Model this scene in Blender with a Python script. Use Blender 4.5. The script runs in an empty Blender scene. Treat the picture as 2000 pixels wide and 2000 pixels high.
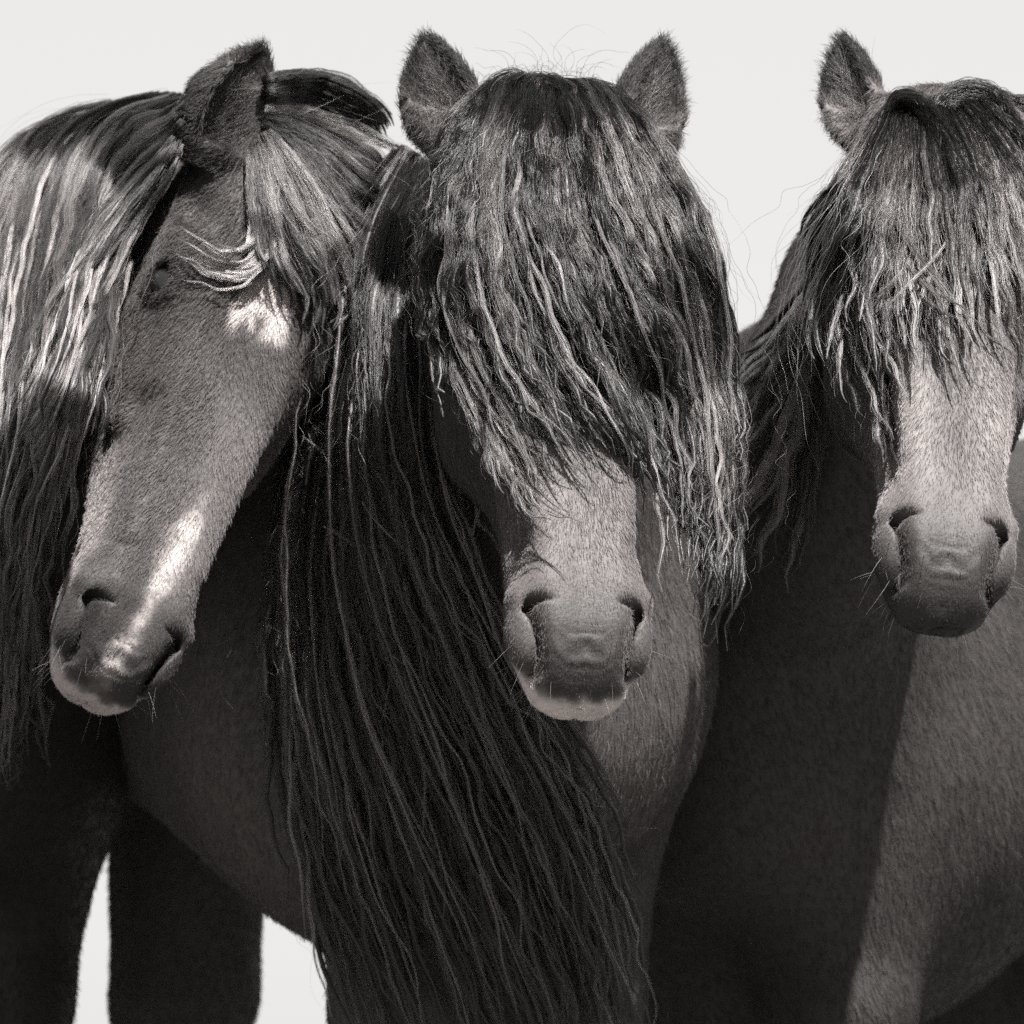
import bpy, math
import numpy as np
from mathutils import Vector

rng = np.random.default_rng(7)
C = bpy.context.scene.collection
SC = bpy.context.scene

# ------------------------------------------------------------------ camera
CAM = np.array([0.0, -5.5, 0.66])
ZC, PX = 1.13, 0.00045           # height of the picture centre and metres per photo pixel, both at y = 0
cam_d = bpy.data.cameras.new('camera'); cam = bpy.data.objects.new('camera', cam_d); C.objects.link(cam)
cam.location = CAM.tolist()
cam.rotation_euler = (math.pi / 2, 0, 0)
cam_d.sensor_width = 36
cam_d.lens = 36 * 5.5 / 0.9
cam_d.shift_y = (ZC - CAM[2]) / 0.9
cam_d.clip_start = 0.1; cam_d.clip_end = 3000
cam_d.dof.use_dof = True; cam_d.dof.focus_distance = 5.43; cam_d.dof.aperture_fstop = 11
SC.camera = cam

def at(px, py, y):
    """photo pixel (0..2000) and world depth y -> world point"""
    px = np.asarray(px, float); py = np.asarray(py, float); y = np.asarray(y, float)
    k = (y - CAM[1]) / -CAM[1]
    return np.stack([((px - 1000) * PX) * k, y + 0 * px, CAM[2] + (ZC + (1000 - py) * PX - CAM[2]) * k], -1)

# ------------------------------------------------------------------ world and sun
SUN_EL, SUN_AZ = 60, 25          # degrees; azimuth measured from the camera side towards the right
w = bpy.data.worlds.new('World'); SC.world = w; w.use_nodes = True
nt = w.node_tree; nt.nodes.clear()
sky = nt.nodes.new('ShaderNodeTexSky'); sky.sky_type = 'NISHITA'; sky.sun_disc = False
sky.sun_elevation = math.radians(SUN_EL); sky.sun_rotation = math.radians(180 - SUN_AZ)
bw = nt.nodes.new('ShaderNodeRGBToBW')
mx = nt.nodes.new('ShaderNodeMix'); mx.data_type = 'RGBA'; mx.inputs[0].default_value = 0.96
mx.inputs[7].default_value = (1.53, 1.515, 1.485, 1)
bg = nt.nodes.new('ShaderNodeBackground'); bg.inputs[1].default_value = 0.1
wo = nt.nodes.new('ShaderNodeOutputWorld')
nt.links.new(sky.outputs[0], bw.inputs[0]); nt.links.new(bw.outputs[0], mx.inputs[6])
nt.links.new(mx.outputs[2], bg.inputs[0]); nt.links.new(bg.outputs[0], wo.inputs[0])

sl = bpy.data.lights.new('sun', 'SUN'); sun = bpy.data.objects.new('sun', sl); C.objects.link(sun)
e, a_ = math.radians(SUN_EL), math.radians(SUN_AZ)
SUND = Vector((math.sin(a_) * math.cos(e), -math.cos(a_) * math.cos(e), math.sin(e)))
sun.rotation_euler = (-SUND).to_track_quat('-Z', 'Y').to_euler()
sun.location = (3, -3, 6)
sl.energy = 5.0; sl.angle = math.radians(0.6); sl.color = (1.0, 0.975, 0.95)
SC.view_settings.view_transform = 'Standard'; SC.view_settings.look = 'None'
SC.view_settings.gamma = 1; SC.view_settings.exposure = 2.36
SC.render.engine = 'CYCLES'
cy = SC.cycles
cy.use_denoising = False
cy.max_bounces = 5; cy.diffuse_bounces = 2; cy.glossy_bounces = 3; cy.transmission_bounces = 4; cy.transparent_max_bounces = 6
cy.sample_clamp_indirect = 3
SC.cycles_curves.shape = 'RIBBONS'
FAST = False          # thinner hair for quick tests
DEN = 0.12 if FAST else 1.0

# ------------------------------------------------------------------ implicit surface helpers
def smin(a, b, k):
    h = np.clip(0.5 + 0.5 * (b - a) / k, 0, 1)
    return b + (a - b) * h - k * h * (1 - h)
def smax(a, b, k): return -smin(-a, -b, k)
def cone(p, a, b, ra, rb):
    a = np.asarray(a, float); b = np.asarray(b, float); ab = b - a
    t = np.clip(((p - a) @ ab) / (ab @ ab), 0, 1)
    d = p - a - t[:, None] * ab
    return np.sqrt((d * d).sum(1)) - (ra + (rb - ra) * t)
def ellip(p, c, r):
    q = (p - np.asarray(c, float)) / np.asarray(r, float)
    k0 = np.sqrt((q * q).sum(1)) + 1e-9
    return (k0 - 1) * min(r) * 0.7 + 0.3 * (k0 - 1) * (sum(r) / 3)
def catmull(xs, ys, x):
    """smooth interpolation of rows ys (n,m) at positions x"""
    xs = np.asarray(xs, float); ys = np.asarray(ys, float)
    m = np.gradient(ys, xs, axis=0)
    i = np.clip(np.searchsorted(xs, x) - 1, 0, len(xs) - 2)
    h = (xs[i + 1] - xs[i]); t = np.clip((x - xs[i]) / h, 0, 1)
    if ys.ndim > 1: h = h[:, None]; t = t[:, None]
    t2, t3 = t * t, t * t * t
    return (2*t3-3*t2+1)*ys[i] + (t3-2*t2+t)*h*m[i] + (-2*t3+3*t2)*ys[i+1] + (t3-t2)*h*m[i+1]

# head cross sections: s along the face from the poll, seven (u sideways, w towards the face) points from bridge to throat
SEC = [
 (-.05, [(0,.000),(.025,-.005),(.045,-.02),(.05,-.045),(.045,-.07),(.03,-.09),(0,-.095)]),
 (-.02, [(0,.034),(.038,.029),(.066,.005),(.072,-.03),(.064,-.07),(.04,-.10),(0,-.11)]),
 (0.03, [(0,.054),(.050,.049),(.082,.022),(.088,-.02),(.078,-.08),(.050,-.12),(0,-.13)]),
 (0.08, [(0,.064),(.056,.059),(.091,.032),(.098,-.01),(.088,-.09),(.062,-.145),(0,-.14)]),
 (0.13, [(0,.068),(.058,.063),(.096,.038),(.100,-.01),(.090,-.09),(.066,-.160),(0,-.15)]),
 (0.19, [(0,.067),(.058,.061),(.096,.034),(.099,-.01),(.088,-.09),(.066,-.166),(0,-.15)]),
 (0.245,[(0,.064),(.053,.059),(.080,.030),(.090,-.005),(.084,-.08),(.062,-.160),(0,-.14)]),
 (0.30, [(0,.061),(.050,.057),(.068,.028),(.078,-.008),(.076,-.07),(.052,-.140),(0,-.12)]),
 (0.345,[(0,.059),(.048,.055),(.061,.026),(.068,-.012),(.064,-.055),(.045,-.110),(0,-.10)]),
 (0.39, [(0,.057),(.046,.053),(.057,.026),(.061,-.012),(.056,-.048),(.039,-.086),(0,-.085)]),
 (0.44, [(0,.055),(.044,.051),(.054,.026),(.057,-.010),(.051,-.044),(.034,-.073),(0,-.075)]),
 (0.485,[(0,.052),(.043,.049),(.056,.026),(.058,-.008),(.051,-.042),(.034,-.068),(0,-.070)]),
 (0.525,[(0,.047),(.042,.045),(.060,.022),(.061,-.008),(.052,-.040),(.034,-.064),(0,-.068)]),
 (0.56, [(0,.039),(.036,.037),(.053,.014),(.055,-.010),(.047,-.036),(.032,-.056),(0,-.060)]),
 (0.585,[(0,.027),(.030,.025),(.044,.006),(.046,-.012),(.040,-.030),(.028,-.044),(0,-.048)]),
 (0.60, [(0,.012),(.024,.011),(.036,.001),(.038,-.012),(.034,-.026),(.022,-.035),(0,-.037)]),
 (0.610,[(0,-.003),(.014,-.004),(.022,-.008),(.024,-.014),(.021,-.021),(.012,-.026),(0,-.027)]),
]
NTH = 49
TH = np.linspace(0, math.pi, NTH)
WC = np.array([-.045,-.04,-.04,-.04,-.045,-.045,-.04,-.035,-.025,-.018,-.014,-.012,-.012,-.013,-.015,-.016,-.017])
def _table():
    R = []
    for (s, pts), wc in zip(SEC, WC):
        q = np.array(pts); q = np.column_stack([q[:, 0], q[:, 1] - wc])
        th = np.arctan2(q[:, 0], q[:, 1]); r = np.hypot(q[:, 0], q[:, 1])
        th2 = np.concatenate([[-th[1]], th, [2*math.pi - th[-2]]]); r2 = np.concatenate([[r[1]], r, [r[-2]]])
        # smooth in the polar profile
        m = np.gradient(r2, th2); i = np.clip(np.searchsorted(th2, TH) - 1, 0, len(th2) - 2)
        h = th2[i+1]-th2[i]; t = (TH - th2[i]) / h; t2, t3 = t*t, t*t*t
        R.append((2*t3-3*t2+1)*r2[i] + (t3-2*t2+t)*h*m[i] + (-2*t3+3*t2)*r2[i+1] + (t3-t2)*h*m[i+1])
    S = np.linspace(SEC[0][0], SEC[-1][0], 161)
    xs = [s for s, _ in SEC]
    return S, catmull(xs, np.array(R), S), catmull(xs, WC, S)
S_AX, R_TAB, WC_TAB = _table()

def loft(s, u, w):
    sc = np.clip(s, S_AX[0], S_AX[-1])
    fi = (sc - S_AX[0]) / (S_AX[1] - S_AX[0]); i = np.clip(fi.astype(int), 0, len(S_AX) - 2); t = fi - i
    wc = WC_TAB[i] * (1 - t) + WC_TAB[i+1] * t
    dw = w - wc
    th = np.arctan2(np.abs(u), dw)
    fj = th / math.pi * (NTH - 1); j = np.clip(fj.astype(int), 0, NTH - 2); v = fj - j
    R = (R_TAB[i, j]*(1-t)*(1-v) + R_TAB[i+1, j]*t*(1-v) + R_TAB[i, j+1]*(1-t)*v + R_TAB[i+1, j+1]*t*v)
    rho = np.hypot(u, dw)
    f = (rho - R) * 0.85
    out = np.abs(s - sc)
    return np.where(out > 0, np.hypot(np.maximum(f, 0), out) + np.minimum(f, 0) * (out <= 0), f)

def poly2(x, y, pts):
    """distance from (x,y) minus tapered radius along a polyline of (x,y,r)"""
    best = None
    for (x0, y0, r0), (x1, y1, r1) in zip(pts[:-1], pts[1:]):
        dx, dy = x1-x0, y1-y0
        t = np.clip(((x-x0)*dx + (y-y0)*dy) / (dx*dx+dy*dy), 0, 1)
        d = np.hypot(x-x0-t*dx, y-y0-t*dy) - (r0 + (r1-r0)*t)
        best = d if best is None else np.minimum(best, d)
    return best

EYE = np.array([.200, .080, .024])      # s, u, w
EAR_DEF = dict(base=(.035, .070, -.004), L=.140, r=.037)

def posed(poll, pitch, tilt, yaw, scale, ears):
    t, r, y = np.radians([pitch, tilt, yaw])
    return Head(poll, (math.sin(r)*math.cos(t), -math.sin(t), -math.cos(r)*math.cos(t)), (math.sin(y), -math.cos(y), 0), scale, ears)
class Head:
    def __init__(self, poll, axis, face, scale=1.0, ears=None):
        self.o = np.asarray(poll, float); a = np.asarray(axis, float); a /= np.linalg.norm(a)
        f = np.asarray(face, float); f -= a * (f @ a); f /= np.linalg.norm(f)
        u = np.cross(f, a)               # points to the right of the picture for a horse that faces the camera
        self.B = np.stack([a, u, f]); self.k = scale
        self.ears = ears or {}
    def loc(self, p): return ((p - self.o) @ self.B.T) / self.k
    def wor(self, q): return self.o + (np.asarray(q, float) * self.k) @ self.B
    def ear(self, q, side):
        e = self.ears.get(side, {})
        b = np.array(e.get('base', EAR_DEF['base'])); b = b * [1, side, 1]
        up = np.array(e.get('dir', (-.95, side * .30, .05)), float); up /= np.linalg.norm(up)
        fr = np.array(e.get('open', (0, side * .35, 1)), float); fr -= up * (fr @ up); fr /= np.linalg.norm(fr)
        la = np.cross(up, fr); L = e.get('L', EAR_DEF['L']); W = e.get('r', EAR_DEF['r'])
        d = q - b; t = (d @ up) / L; x = d @ la; y = d @ fr
        cv = e.get('curl', 0.012)        # tips bend towards each other
        tt = np.clip(t, 0, 1)
        s_in = -side * np.sign(la[1]) if abs(la[1]) > .1 else 1
        x = x - s_in * cv * tt ** 2.2 + s_in * .006 * np.sin(tt * 3.1)
        prof = np.interp(tt, [0, .15, .35, .55, .75, .9, 1], [.62, .82, 1.0, .97, .72, .40, .10]) * W
        rr = np.sqrt(x*x + (y/.72)**2 + 1e-12)
        f = (rr - prof) * .8
        ends = np.maximum(-t, t - 1) * L
        f = np.maximum(f, ends)
        pin = np.maximum(prof * .86 - .003, .0005); yc = y - .62 * prof
        cav = (np.sqrt(x*x + (yc/.85)**2 + 1e-12) - pin) * .8
        cav = np.maximum(cav, (.16 - t) * L)
        return smax(f, -cav, .004)
    def __call__(self, p):
        q = self.loc(p); s, u, w = q[:, 0], q[:, 1], q[:, 2]; au = np.abs(u)
        f = loft(s, u, w)
        m = np.column_stack([s, au, w])
        near = (f < .06)
        g = f[near]; mm = m[near]; S, U, W = mm.T
        g = smin(g, ellip(mm, (.165, .084, .038), (.038, .018, .018)), .014)                 # brow
        g = smax(g, -ellip(mm, (.118, .090, .045), (.022, .014, .018)), .016)                # hollow above the eye
        g = smin(g, cone(mm, (.225, .086, .002), (.330, .068, .000), .011, .008), .024)      # facial crest
        g = smin(g, ellip(mm, (.20, .066, -.095), (.085, .022, .060)), .04)                  # masseter
        g = smin(g, cone(mm, (.20, .049, .052), (.46, .037, .045), .009, .007), .012)         # edges of the nasal bone
        g = smax(g, -cone(mm, (.33, .077, .032), (.46, .063, .024), .011, .010), .03)        # groove beside it
        # eye: lids over the ball, then the slit
        de = np.sqrt(((mm - EYE) ** 2).sum(1))
        g = smin(g, de - .0235, .010)
        ca, sa = math.cos(.35), math.sin(.35)
        xs_ = (S - EYE[0]) * ca - (W - EYE[2]) * sa; ys_ = (S - EYE[0]) * sa + (W - EYE[2]) * ca
        dU, dW = U - EYE[1], W - EYE[2]; ce, se = math.cos(.75), math.sin(.75)
        dep = dU * ce + dW * se; tg = -dU * se + dW * ce; ds = S - EYE[0]
        xs_ = ds * ca - tg * sa; ys_ = ds * sa + tg * ca
        alm = np.maximum(np.hypot(xs_, ys_ - .009) - .0215, np.hypot(xs_, ys_ + .009) - .0215)
        g = smax(g, -np.maximum(alm, -dep), .002)
        # muzzle: nostril rims, nostrils, lips, chin
        g = smin(g, ellip(mm, (.548, .053, .010), (.030, .011, .020)), .012)                 # outer wing
        g = smin(g, cone(mm, (.510, .030, .037), (.516, .053, .024), .007, .009), .012)      # upper rim
        W0 = .030
        Ui = U + .35 * (W - W0)
        no = poly2(S, Ui, [(.5300, .036, .0008), (.5290, .042, .0026), (.5285, .0485, .0046), (.534, .0495, .0046), (.545, .045, .0032), (.560, .0395, .0026), (.576, .0345, .0018), (.588, .0305, .0008)])
        g = smax(g, -np.maximum(no, (W0 - .034) - W), .0055)
        g = smin(g, ellip(mm, (.560, .0, -.046), (.026, .028, .018)), .014)                  # lower lip and chin
        lip = poly2(S, W, [(.540, -.036, .0016), (.575, -.030, .002), (.63, -.030, .003)])
        g = smax(g, -np.maximum(lip, .018 - U * .0 - .060 + 0 * U), .004)
        g = smax(g, -cone(mm, (.60, 0, .006), (.612, 0, -.028), .0010, .0014), .006)         # cleft of the upper lip
        # fine wrinkles above the lip
        wr = .0012 * np.sin((S + U * U * 13 + .0018 * np.sin(U * 260 + 1) + .001 * np.sin(U * 700)) * 560 + 2.2 * np.sin(S * 170 + U * 30)) * np.exp(-((S - .572) / .016) ** 2) * np.exp(-(U / .026) ** 2) * (W > -.01)
        g = g + wr
        f = f.copy(); f[near] = g
        for side in (-1, 1):
            bb = (q[:, 0] < .11)
            if bb.any():
                fe = self.ear(q[bb], side); f[bb] = smin(f[bb], fe, .012)
        return f * self.k

class Horse:
    """withers = ground point under the withers, fwd = heading (xy)"""
    def __init__(self, head, withers, fwd, h=1.36, chest=None, throat_r=.075, crest_pts=None, legs=True, belly=.0, lw=.115, ldy=0):
        self.ldy = ldy
        self.lw = lw
        self.head = head
        f = np.array([fwd[0], fwd[1], 0.]); f /= np.linalg.norm(f)
        self.f = f; self.l = np.array([-f[1], f[0], 0.]); self.w = np.array([withers[0], withers[1], 0.]); self.h = h
        self.legs = legs; self.tr = throat_r; self.belly = belly
        self.crest_pts = crest_pts
    def hw(self, X, Y, Z): return self.w + self.f * X + self.l * Y + np.array([0, 0, Z * self.h / 1.36])
    def hl(self, p):
        d = p - self.w
        return np.column_stack([d @ self.f, d @ self.l, p[:, 2] * 1.36 / self.h])
    def trunk(self, p):
        q = self.hl(p); b = self.belly
        q[:, 1] *= 1.12
        f = cone(q, (-.10, 0, 1.03 + b * .6), (-.68, 0, 1.19 + b), .265 - b * .2, .205 - b * .2)
        q[:, 1] /= 1.12
        f = smin(f, ellip(q, (-.02, 0, 1.07), (.24, .185, .30)), .10)        # shoulders
        f = smin(f, ellip(q, (.16, 0, 1.00), (.17, .175, .20)), .08)         # breast
        f = smin(f, ellip(q, (-.88, 0, 1.16), (.25, .21, .20)), .12)        # croup
        f = smin(f, cone(q, (-.02, 0, 1.30), (-.16, 0, 1.28), .055, .06), .10)
        if self.legs:
            for sy in (-1, 1):
                lx = .03 * sy
                f = smin(f, cone(q, (.08, (self.lw + .005)*sy + self.ldy, .92), (.06+lx, self.lw*sy + self.ldy, .70), .100, .070), .06)
                f = smin(f, cone(q, (.06+lx, self.lw*sy + self.ldy, .70), (.05+lx, self.lw*sy + self.ldy, .42), .066, .040), .03)
                f = smin(f, cone(q, (.05+lx, self.lw*sy + self.ldy, .42), (.045+lx, self.lw*sy + self.ldy, .15), .035, .026), .02)
                f = smin(f, cone(q, (.045+lx, self.lw*sy + self.ldy, .15), (.085+lx, self.lw*sy + self.ldy, .055), .030, .030), .02)
                f = smin(f, cone(q, (-.78, .13*sy, 1.08), (-.84+lx, .13*sy, .72), .090, .080), .06)
                f = smin(f, cone(q, (-.84+lx, .13*sy, .72), (-1.00+lx, .125*sy, .48), .062, .045), .04)
                f = smin(f, cone(q, (-1.00+lx, .125*sy, .48), (-.97+lx, .125*sy, .16), .040, .028), .02)
                f = smin(f, cone(q, (-.97+lx, .125*sy, .16), (-.92+lx, .125*sy, .055), .031, .032), .02)
        f = f + .0045 * vnoise(p, 13, 21) + .0018 * vnoise(p, 38, 22)
        return f * (self.h / 1.36)
    def neckf(self, p):
        H = self.head
        poll = H.wor((.00, 0, -.045)); thr = H.wor((.12, 0, -.120))
        W = self.hw(-.02, 0, 1.27); B = self.hw(.16, 0, 1.05); M = self.hw(.06, 0, 1.16)
        mid = (poll + W) / 2 + np.array([0, 0, .03])
        f = smin(cone(p, poll, mid, .058, .072), cone(p, mid, W, .072, .075), .04)
        mid2 = (thr + B) / 2
        f = smin(f, cone(p, thr, mid2, self.tr, self.tr + .035), .07)
        f = smin(f, cone(p, mid2, B, self.tr + .035, .15), .07)
        f = smin(f, cone(p, (mid + mid2) / 2, M, .09, .13), .08)
        return f
    def nohead(self, p): return smin(self.trunk(p), self.neckf(p), .09)
    def __call__(self, p):
        f = self.nohead(p)
        H = self.head
        near = ((p - H.wor((.25, 0, -.03))) ** 2).sum(1) < (.52 * H.k) ** 2
        if near.any():
            f[near] = smin(f[near], H(p[near]), .022)
        return f

def grad(F, p, e=.0012):
    g = np.stack([F(p + d) - F(p - d) for d in np.eye(3) * e], 1) / (2 * e)
    return g
def chunked(F, p, n=400000):
    return np.concatenate([F(p[i:i+n]) for i in range(0, len(p), n)]) if len(p) else np.zeros(0)
def project(F, p, it=2):
    for _ in range(it):
        f = F(p); g = grad(F, p); gg = (g*g).sum(1) + 1e-4
        st = (f / gg)[:, None] * g
        L = np.linalg.norm(st, axis=1, keepdims=True); st *= np.minimum(1, .004 / (L + 1e-9))
        p = p - st
    return p

def nets(F, lo, hi, h, thr):
    lo = np.asarray(lo, float); n = np.ceil((np.asarray(hi) - lo) / (4*h)).astype(int) * 4 + 1
    nc = (n - 1) // 4 + 1
    gx = [lo[i] + np.arange(nc[i]) * 4 * h for i in range(3)]
    P = np.stack(np.meshgrid(*gx, indexing='ij'), -1).reshape(-1, 3)
    fc = chunked(F, P).reshape(nc).astype(np.float32)
    up = fc
    for ax in range(3):
        m = up.shape[ax]; x = np.arange((m-1)*4 + 1) / 4; i = np.minimum(x.astype(int), m - 2); t = x - i
        sh = [1, 1, 1]; sh[ax] = -1; t = t.reshape(sh).astype(np.float32)
        up = np.take(up, i, ax) * (1 - t) + np.take(up, i + 1, ax) * t
    idx = np.argwhere(np.abs(up) < thr)
    up[tuple(idx.T)] = chunked(F, lo + idx * h)
    A = up; neg = A < 0
    nx, ny, nz = A.shape
    c = neg[:-1,:-1,:-1].astype(np.int8).copy(); c[:] = 0
    for dx in (0, 1):
        for dy in (0, 1):
            for dz in (0, 1):
                c += neg[dx:nx-1+dx, dy:ny-1+dy, dz:nz-1+dz]
    act = np.argwhere((c > 0) & (c < 8))
    vid = -np.ones(c.shape, np.int32); vid[tuple(act.T)] = np.arange(len(act))
    acc = np.zeros((len(act), 3)); cnt = np.zeros(len(act))
    cor = [(0,0,0),(1,0,0),(0,1,0),(1,1,0),(0,0,1),(1,0,1),(0,1,1),(1,1,1)]
    for a in cor:
        for ax in range(3):
            if a[ax] == 1: continue
            b = list(a); b[ax] = 1
            fa = A[tuple((act + a).T)]; fb = A[tuple((act + b).T)]
            m = (fa < 0) != (fb < 0); t = fa[m] / (fa[m] - fb[m])
            pos = np.tile(np.array(a, float), (m.sum(), 1)); pos[:, ax] += t
            acc[m] += pos; cnt[m] += 1
    V = lo + (act + acc / cnt[:, None]) * h
    Q = []
    for ax in range(3):
        sl0 = [slice(None)]*3; sl1 = [slice(None)]*3; sl0[ax] = slice(0, -1); sl1[ax] = slice(1, None)
        ch = neg[tuple(sl0)] != neg[tuple(sl1)]
        o1, o2 = [(1, 2), (2, 0), (0, 1)][ax]
        E = np.argwhere(ch)
        ok = (E[:, o1] > 0) & (E[:, o2] > 0) & (E[:, o1] < c.shape[o1]) & (E[:, o2] < c.shape[o2]) & (E[:, ax] < c.shape[ax])
        E = E[ok]
        def cell(d1, d2):
            X = E.copy(); X[:, o1] -= d1; X[:, o2] -= d2
            return vid[tuple(X.T)]
        q = np.column_stack([cell(1, 1), cell(0, 1), cell(0, 0), cell(1, 0)])
        s = neg[tuple(E.T)]
        q[~s] = q[~s][:, ::-1]
        Q.append(q)
    Q = np.concatenate(Q); Q = Q[(Q >= 0).all(1)]
    return V, Q

def mesh_obj(name, V, Q, mat, parent=None, attrs=None):
    me = bpy.data.meshes.new(name)
    V = np.asarray(V, np.float32); Q = np.asarray(Q, np.int32); k = Q.shape[1]
    me.vertices.add(len(V)); me.vertices.foreach_set('co', V.ravel())
    me.loops.add(Q.size); me.loops.foreach_set('vertex_index', Q.ravel())
    me.polygons.add(len(Q)); me.polygons.foreach_set('loop_start', np.arange(0, Q.size, k, dtype=np.int32))
    me.polygons.foreach_set('loop_total', np.full(len(Q), k, np.int32))
    me.update(calc_edges=True); me.validate()
    me.polygons.foreach_set('use_smooth', np.ones(len(me.polygons), bool))
    for n, v in (attrs or {}).items():
        a = me.attributes.new(n, 'FLOAT', 'POINT'); a.data.foreach_set('value', np.asarray(v, np.float32))
    me.materials.append(mat)
    o = bpy.data.objects.new(name, me); C.objects.link(o)
    if parent: o.parent = parent; o.matrix_parent_inverse = parent.matrix_world.inverted()
    return o

def curves_obj(name, P, rad, tone, mat, parent):
    """P (n,k,3), rad (n,k), tone (n,k)"""
    n, k = P.shape[:2]
    h = bpy.data.hair_curves.new(name); h.add_curves([k] * n)
    h.position_data.foreach_set('vector', P.astype(np.float32).ravel())
    a = h.attributes.new('radius', 'FLOAT', 'POINT'); a.data.foreach_set('value', rad.astype(np.float32).ravel())
    a = h.attributes.new('tone', 'FLOAT', 'POINT'); a.data.foreach_set('value', tone.astype(np.float32).ravel())
    h.materials.append(mat)
    o = bpy.data.objects.new(name, h); C.objects.link(o)
    o.parent = parent; o.matrix_parent_inverse = parent.matrix_world.inverted()
    return o

# ------------------------------------------------------------------ materials
def tint_nodes(m, tint, src='tone'):
    nt = m.node_tree; at_ = nt.nodes.new('ShaderNodeAttribute'); at_.attribute_name = src
    vm = nt.nodes.new('ShaderNodeVectorMath'); vm.operation = 'SCALE'; vm.inputs[0].default_value = tint
    nt.links.new(at_.outputs['Fac'], vm.inputs['Scale'])
    return vm.outputs[0]
TINT = (.84, .764, .748)
def coat_mat(name, rough=.6, spec=.18, noise=True):
    m = bpy.data.materials.new(name); m.use_nodes = True; nt = m.node_tree; b = nt.nodes['Principled BSDF']
    col = tint_nodes(m, TINT)
    if noise:
        tc = nt.nodes.new('ShaderNodeTexCoord'); nz = nt.nodes.new('ShaderNodeTexNoise'); nz.inputs['Scale'].default_value = 90; nz.inputs['Detail'].default_value = 5
        mr = nt.nodes.new('ShaderNodeMapRange'); mr.inputs[3].default_value = .65; mr.inputs[4].default_value = 1.35
        v2 = nt.nodes.new('ShaderNodeVectorMath'); v2.operation = 'SCALE'
        nt.links.new(tc.outputs['Object'], nz.inputs['Vector']); nt.links.new(nz.outputs[0], mr.inputs[0])
        nt.links.new(col, v2.inputs[0]); nt.links.new(mr.outputs[0], v2.inputs['Scale']); col = v2.outputs[0]
        n2 = nt.nodes.new('ShaderNodeTexNoise'); n2.inputs['Scale'].default_value = 420; n2.inputs['Detail'].default_value = 3
        bp = nt.nodes.new('ShaderNodeBump'); bp.inputs['Strength'].default_value = .35; bp.inputs['Distance'].default_value = .002
        nt.links.new(tc.outputs['Object'], n2.inputs['Vector']); nt.links.new(n2.outputs[0], bp.inputs['Height']); nt.links.new(bp.outputs[0], b.inputs['Normal'])
    nt.links.new(col, b.inputs['Base Color']); b.inputs['Roughness'].default_value = rough
    b.inputs['Specular IOR Level'].default_value = spec
    return m
def hair_mat(name, rough=.17, rad=.30, ior=1.24):
    m = bpy.data.materials.new(name); m.use_nodes = True; nt = m.node_tree
    for n in list(nt.nodes): nt.nodes.remove(n)
    out = nt.nodes.new('ShaderNodeOutputMaterial'); h = nt.nodes.new('ShaderNodeBsdfHairPrincipled')
    h.model = 'CHIANG'; h.parametrization = 'COLOR'
    nt.links.new(tint_nodes(m, TINT), h.inputs['Color'])
    h.inputs['IOR'].default_value = ior; h.inputs['Roughness'].default_value = rough; h.inputs['Radial Roughness'].default_value = rad
    nt.links.new(h.outputs[0], out.inputs[0])
    return m
M_SKIN = coat_mat('horse_skin')
M_FUR = coat_mat('short_coat_hair', .5, .16, noise=False)
M_HAIR = hair_mat('long_hair')
M_PALE = hair_mat('pale_long_hair', .38, .40, 1.34)
M_CORE = coat_mat('matted_hair', .5, .35)
def simple(name, col, rough, spec=.5, coat=0):
    m = bpy.data.materials.new(name); m.use_nodes = True; b = m.node_tree.nodes['Principled BSDF']
    nz = m.node_tree.nodes.new('ShaderNodeTexNoise'); nz.inputs['Scale'].default_value = 40
    mr = m.node_tree.nodes.new('ShaderNodeMix'); mr.data_type = 'RGBA'
    mr.inputs[6].default_value = (*[c * .7 for c in col], 1); mr.inputs[7].default_value = (*[c * 1.3 for c in col], 1)
    m.node_tree.links.new(nz.outputs[0], mr.inputs[0]); m.node_tree.links.new(mr.outputs[2], b.inputs['Base Color'])
    b.inputs['Roughness'].default_value = rough; b.inputs['Specular IOR Level'].default_value = spec; b.inputs['Coat Weight'].default_value = coat
    return m
M_EYE = simple('eyeball_dark', (.006, .006, .006), .12, .35, .15)
M_HOOF = simple('hoof_horn', (.06, .05, .045), .5)

# ------------------------------------------------------------------ the three horses (geometry)
def vis_w(P, N):
    """density of short hair: full where the camera side can see it, thin elsewhere"""
    d = CAM - P; d /= np.linalg.norm(d, axis=1, keepdims=True)
    c = (N * d).sum(1)
    k = (-CAM[1]) / (P[:, 1] - CAM[1]); sx = P[:, 0] * k / PX + 1000; sz = 1000 - ((P[:, 2] - CAM[2]) * k + CAM[2] - ZC) / PX
    inside = (sx > -150) & (sx < 2150) & (sz > -100) & (sz < 2150)
    return np.clip((c + .55) * 1.4, 0, 1) * np.where(inside, 1, .0) + .002

def band(x, a, b, s): return 1 / (1 + np.exp(-(x - a) / s)) * 1 / (1 + np.exp((x - b) / s))

def eye_dark(q):
    d = np.sqrt((q[:, 0] - EYE[0]) ** 2 * .6 + (np.abs(q[:, 1]) - EYE[1]) ** 2 + (q[:, 2] - EYE[2]) ** 2)
    return 1 - .72 * band(-d, -.019, 1, .003)
def vnoise(P, f, seed=0):
    r = np.random.default_rng(seed); out = 0
    for i in range(5):
        d = r.normal(size=3); d /= np.linalg.norm(d)
        out = out + np.sin(P @ d * f * (1 + .37 * i) + r.uniform(0, 6.28))
    return out / 5

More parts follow.
